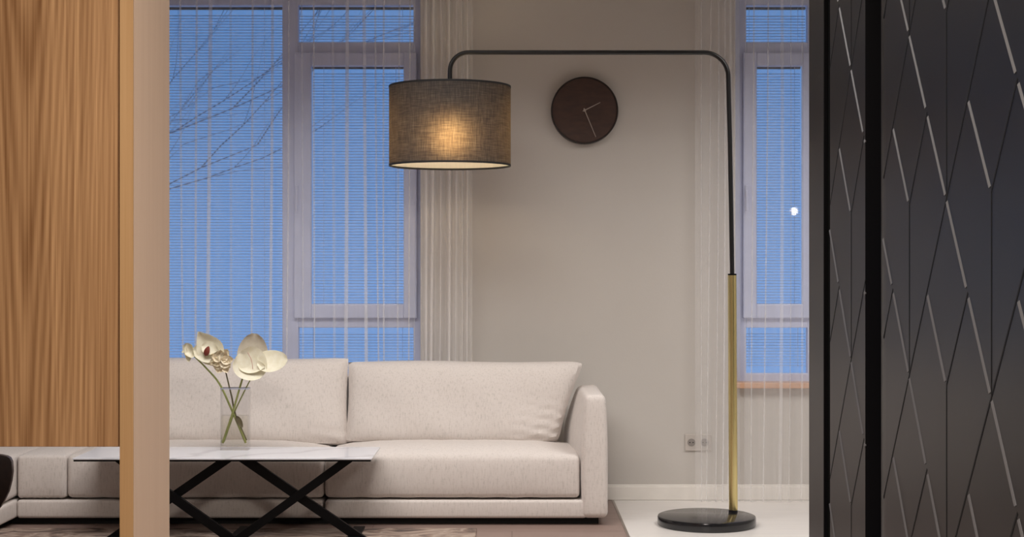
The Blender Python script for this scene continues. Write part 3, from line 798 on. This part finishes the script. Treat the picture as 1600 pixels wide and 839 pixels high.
px = 7.62 / F
def flower(label, foot, dy=0):
    p = pt3(foot[0], foot[1], dy)
    return empty('cut_flower', p, label, 'flower', 'cut flowers in the glass vase')
# 1: far left, pointed white spathe with a dark red throat and a small drooping petal
f1 = flower('white pointed blossom with dark red throat and small drooping petal, leftmost in the vase', (384, 694))
stem(f1, [(384, 692, .004), (364, 645, .004), (343, 600, 0), (322, 575, 0), (303, 556, -.004)], .0045, M['stem'])
bm = bmesh.new(); petal(bm, pt3(342, 570, -.012), pt3(311, 518, .0), 44*px, (-.2, -1, .2), .25, .8, ex=.95)
petal(bm, pt3(345, 553, -.008), pt3(300, 548, .006), 34*px, (0, -1, .4), .2, .8)
petal(bm, pt3(316, 541, -.004), pt3(341, 548, -.016), 22*px, (.2, -1, .3), .3, .8)
obj('petal', bm, M['petal'], f1, smooth=True)
bm = bmesh.new(); petal(bm, pt3(302, 547, -.006), pt3(289, 553, -.012), 24*px, (-.5, -1, 0), .45, .6); petal(bm, pt3(293, 536, -.006), pt3(296, 565, -.012), 18*px, (-.3, -1, 0), .3, .6)
petal(bm, pt3(292, 545, -.008), pt3(284, 551, -.008), 5*px, (0, -1, 0), .2, .7)
obj('petal', bm, M['petal'], f1, smooth=True)
bm = bmesh.new(); petal(bm, pt3(321, 556, -.026), pt3(326, 541, -.026), 9*px, (0, -1, 0), -.3, .8, thick=.002); obj('throat', bm, M['red_spot'], f1, smooth=True)
# 2: ruffled cream blossom
f2 = flower('ruffled cream blossom drooping between the pointed white one and the right pair', (348, 693))
stem(f2, [(385, 688, .012), (368, 648, .012), (362, 620, .008), (356, 595, 0), (352, 578, 0)], .0038, M['stem_dark'])
rf = random.Random(12); bm = bmesh.new()
for i in range(16):
    a = i / 16 * 2 * PI + rf.uniform(-.2, .2); rr_ = rf.uniform(13, 23)
    c = pt3(344 + rf.uniform(-3, 3), 564 + rf.uniform(-3, 3), -.012 + rf.uniform(-.012, .008))
    petal(bm, c, pt3(344 + rr_ * math.cos(a), 564 + rr_ * .95 * math.sin(a), -.012 + rf.uniform(-.02, .014)), rf.uniform(13, 20) * px, (rf.uniform(-.5, .5), -1, rf.uniform(-.5, .5)), .5, .9, 7, 6, ruf=.0012)
obj('petal', bm, M['petal_cream'], f2, smooth=True)
# 3: broad white and beige spathes
f3 = flower('broad white spathe with pink vein below an upright beige one, above the vase', (350, 694))
stem(f3, [(348, 692, .002), (362, 650, -.006), (372, 615, -.004), (381, 585, 0), (387, 575, 0)], .0046, M['stem'])
bm = bmesh.new(); petal(bm, pt3(392, 580, .006), pt3(398, 521, .018), 48*px, (.1, -1, .2), .2, .85, 12, 10, ex=.5); obj('petal', bm, M['petal_grey'], f3, smooth=True)
bm = bmesh.new(); petal(bm, pt3(374, 552, -.022), pt3(410, 588, -.012), 54*px, (-.1, -1, .45), .22, .8, 12, 10, ex=.48)
petal(bm, pt3(372, 570, -.020), pt3(414, 573, -.016), 24*px, (-.1, -1, .35), .25, .8)
obj('petal', bm, M['petal'], f3, smooth=True)
bm = bmesh.new(); sweep(bm, [pt3(387, 551, -.030), pt3(392, 560, -.036), pt3(394, 568, -.036), pt3(395, 577, -.028)], .0012, 6)
M['vein'] = mat('pink_vein', (0.50, 0.20, 0.16), rough=.5); obj('vein', bm, M['vein'], f3, smooth=True)
# 4: far right oval spathe
f4 = flower('smooth oval white spathe spreading to the right, rightmost in the vase', (352, 694), .012)
stem(f4, [(350, 690, .024), (366, 645, .022), (380, 615, .016), (393, 590, .008), (404, 572, .004)], .0030, M['stem'])
bm = bmesh.new(); petal(bm, pt3(402, 566, -.004), pt3(449, 562, -.004), 36*px, (.1, -1, .4), .18, .8, 12, 10, ex=.42); obj('petal', bm, M['petal'], f4, smooth=True)
tag(f1, group='cut flowers in the glass vase')
# dark leaf under water on f4
bm = bmesh.new(); petal(bm, pt3(369, 650, -.012), pt3(379, 668, -.010), 9*px, (.2, -1, 0), .2, .8, thick=.0015); obj('leaf', bm, M['stem_dark'], f4, smooth=True)

# ---------------------------------------------------------------- arc floor lamp
LY = 7.90; bcx, bcy = WX(1104, 7.79), 7.79; br_ = 76.5 * 7.79 / F
lamp = empty('arc_floor_lamp', (bcx, bcy, 0), 'arc floor lamp with charcoal drum shade, brass pole and round black base', 'floor lamp')
bm = bmesh.new(); lathe(bm, [(0, .0005), (br_ - .004, .0005), (br_, .006), (br_, .040), (br_ - .003, .0465), (br_ - .010, .049), (0, .049)], bcx, bcy, 96)
obj('base', bm, M['black_gloss'], lamp, smooth=True)
px_b = WX(1145.5, LY); px_t = WX(1144, LY); zt1 = WZ(430, LY)
bm = bmesh.new(); sweep(bm, [(px_b, LY, .049), (px_b, LY, .058)], .0235, 32); obj('collar', bm, M['black_gloss'], lamp, smooth=True)
bm = bmesh.new(); sweep(bm, [(px_b, LY, .058), (px_b + .001, LY, .06), (px_t, LY, zt1)], .0225, 32)
pole = obj('pole', bm, M['brass'], lamp, smooth=True)
bm = bmesh.new(); sweep(bm, [(px_t, LY, zt1), (px_t, LY, zt1 + .008)], .0225, 32); obj('pole_cap', bm, M['black'], pole, smooth=True)
def arcpts(c, r, a0, a1, n=14): return [(c[0] + r * math.cos(R(a0 + (a1 - a0) * i / n)), LY, c[1] + r * math.sin(R(a0 + (a1 - a0) * i / n))) for i in range(n + 1)]
zA = WZ(82, LY); xA = WX(1138, LY); xS = WX(703, LY); r1_ = .125; r2_ = .095
path = [(px_t, LY, zt1 + .004), (WX(1142.5, LY), LY, WZ(330, LY)), (WX(1140.5, LY), LY, WZ(220, LY))] + arcpts((xA - r1_, zA - r1_), r1_, 0, 90) + \
       arcpts((xS + r2_, zA - r2_), r2_, 90, 180) + [(xS, LY, WZ(132, LY))]
bm = bmesh.new(); sweep(bm, path, .0118, 20); M['tube'] = mat('satin_black_tube', (0.008, 0.008, 0.009), rough=0.28, spec=0.5)
obj('curved_arm', bm, M['tube'], lamp, smooth=True)
sr = 95 * LY / F; szt, szb = WZ(136, LY), WZ(260, LY)
bm = bmesh.new(); lathe(bm, [(sr, szb + .004), (sr, szt - .004)], xS, LY, 96)
shade = obj('lamp_shade', bm, M['shade'], lamp, smooth=True)
# give object-space weave
for z in (szt - .006, szb):
    bm = bmesh.new(); lathe(bm, [(sr + .0012, z), (sr + .0012, z + .010), (sr - .0025, z + .010), (sr - .0025, z)], xS, LY, 96, close=True)
    obj('shade_trim', bm, M['shade_trim'], shade, smooth=True)
bm = bmesh.new()                # spider fitting and top ring
for k in range(3):
    a = R(30 + 120 * k); sweep(bm, [(xS, LY, szt - .02), (xS + (sr - .002) * math.cos(a), LY + (sr - .002) * math.sin(a), szt - .012)], .0025, 8)
sweep(bm, [(xS, LY, szt + .004), (xS, LY, szt - .03)], .016, 16)
obj('shade_carrier', bm, M['black'], shade, smooth=True)
bm = bmesh.new(); sweep(bm, [(xS, LY, szt - .03), (xS, LY, szt - .17)], .019, 16); obj('bulb_socket', bm, M['black'], lamp, smooth=True)
bz = szt - .275
bm = bmesh.new(); lathe(bm, [(0, bz - .05), (.018, bz - .046), (.032, bz - .032), (.037, bz - .012), (.035, bz + .008), (.025, bz + .035), (.016, bz + .06), (.015, bz + .10), (0, bz + .105)], xS, LY, 32)
obj('bulb', bm, M['bulb'], lamp, smooth=True)

# ---------------------------------------------------------------- wall clock
CY = YW; ccx, ccz = WX(913.5, CY - .04), WZ(172.5, CY - .04); cr = 52.5 * (CY - .04) / F
clk = empty('wall_clock', (ccx, CY, ccz), 'round dark brown wooden wall clock with thin pale hands on the taupe wall', 'clock')
def disc_y(bm, prof, n=72):
    rings = []
    for r, y in prof: rings.append([bm.verts.new((ccx + max(r, 1e-5) * math.cos(2*PI*k/n), y, ccz + max(r, 1e-5) * math.sin(2*PI*k/n))) for k in range(n)])
    for a, b_ in zip(rings, rings[1:]):
        for k in range(n): bm.faces.new((a[k], a[(k+1) % n], b_[(k+1) % n], b_[k]))
    bmesh.ops.remove_doubles(bm, verts=bm.verts, dist=5e-5)
bm = bmesh.new(); disc_y(bm, [(cr, CY - .0005), (cr, CY - .045), (cr - .003, CY - .048), (cr - .007, CY - .048), (cr - .009, CY - .043)]); obj('rim', bm, M['clock_rim'], clk, smooth=True)
bm = bmesh.new(); disc_y(bm, [(cr - .0085, CY - .001), (cr - .0085, CY - .0435), (0, CY - .0435)]); obj('face', bm, M['clock'], clk, smooth=True)
def hand(name, px_, py_, wd, yy):
    A = Vector((ccx, yy, ccz)); B = W(px_, py_, yy); d = (B - A).normalized(); n_ = Vector((-d.z, 0, d.x)); A = A - d * .012
    bm = bmesh.new(); vs = []
    for y in (yy, yy + .0015):
        for P, s in ((A, wd), (A, -wd), (B, -wd * .55), (B, wd * .55)): q = P + n_ * s; vs.append(bm.verts.new((q.x, y, q.z)))
    for f in ((0,1,2,3), (7,6,5,4), (0,4,5,1), (1,5,6,2), (2,6,7,3), (3,7,4,0)): bm.faces.new([vs[i] for i in f])
    obj(name, bm, M['steel'], clk)
hand('hour_hand', 938, 160, .0032, CY - .0475); hand('minute_hand', 931, 214, .0030, CY - .0505)
bm = bmesh.new(); disc = bmesh.ops.create_cone(bm, cap_ends=True, segments=24, radius1=.008, radius2=.007, depth=.012, matrix=Matrix.Translation((ccx, CY - .049, ccz)) @ Matrix.Rotation(R(90), 4, 'X'))
obj('hand_hub', bm, M['steel'], clk, smooth=True)

# ---------------------------------------------------------------- double wall socket
ox, oz = WX(1080, YW), WZ(691, YW)
so = empty('wall_socket', (ox + .03, YW, oz), 'pale double wall socket low on the taupe wall, half behind the gathered curtain', 'socket')
obj('plate', BX(ox - .036, ox + .112, YW - .010, YW - .0003, oz - .047, oz + .047, bev=.003), M['socket'], so)
for dx_ in (0, .074):
    bm = bmesh.new(); c = (ox + dx_ + .0, YW - .0105, oz)
    bmesh.ops.create_cone(bm, cap_ends=True, segments=32, radius1=.022, radius2=.022, depth=.003, matrix=Matrix.Translation(c) @ Matrix.Rotation(R(90), 4, 'X'))
    s_ = obj('socket_well', bm, M['socket_well'], so)
    bm = bmesh.new()
    for q in (-.009, .009): bmesh.ops.create_cone(bm, cap_ends=True, segments=12, radius1=.0032, radius2=.0032, depth=.002, matrix=Matrix.Translation((c[0] + q, YW - .0125, oz)) @ Matrix.Rotation(R(90), 4, 'X'))
    obj('pin_hole', bm, M['gap'], s_)

# ---------------------------------------------------------------- globe pendant round the corner; its reflection is the bright spot in the right window
gy = 4.6; Yi = 2 * YG - gy; gx = (1241 - 800) * Yi / F; gz = H + (419.5 - 330) * Yi / F
pen = empty('globe_pendant', (gx, gy, ZC), 'small white globe pendant lamp, seen only as a bright reflection in the right window', 'pendant lamp')
bm = bmesh.new(); bmesh.ops.create_uvsphere(bm, u_segments=32, v_segments=20, radius=.032, matrix=Matrix.Translation((gx, gy, gz))); obj('globe', bm, M['globe'], pen, smooth=True)
bm = bmesh.new(); sweep(bm, [(gx, gy, gz + .03), (gx, gy, gz + .075)], .012, 16); obj('cap', bm, M['black'], pen, smooth=True)
bm = bmesh.new(); sweep(bm, [(gx, gy, gz + .075), (gx, gy, ZC - .02)], .002, 8); obj('cord', bm, M['black'], pen)
bm = bmesh.new(); sweep(bm, [(gx, gy, ZC - .02), (gx, gy, ZC)], .04, 24); obj('ceiling_rose', bm, M['black'], pen, smooth=True)
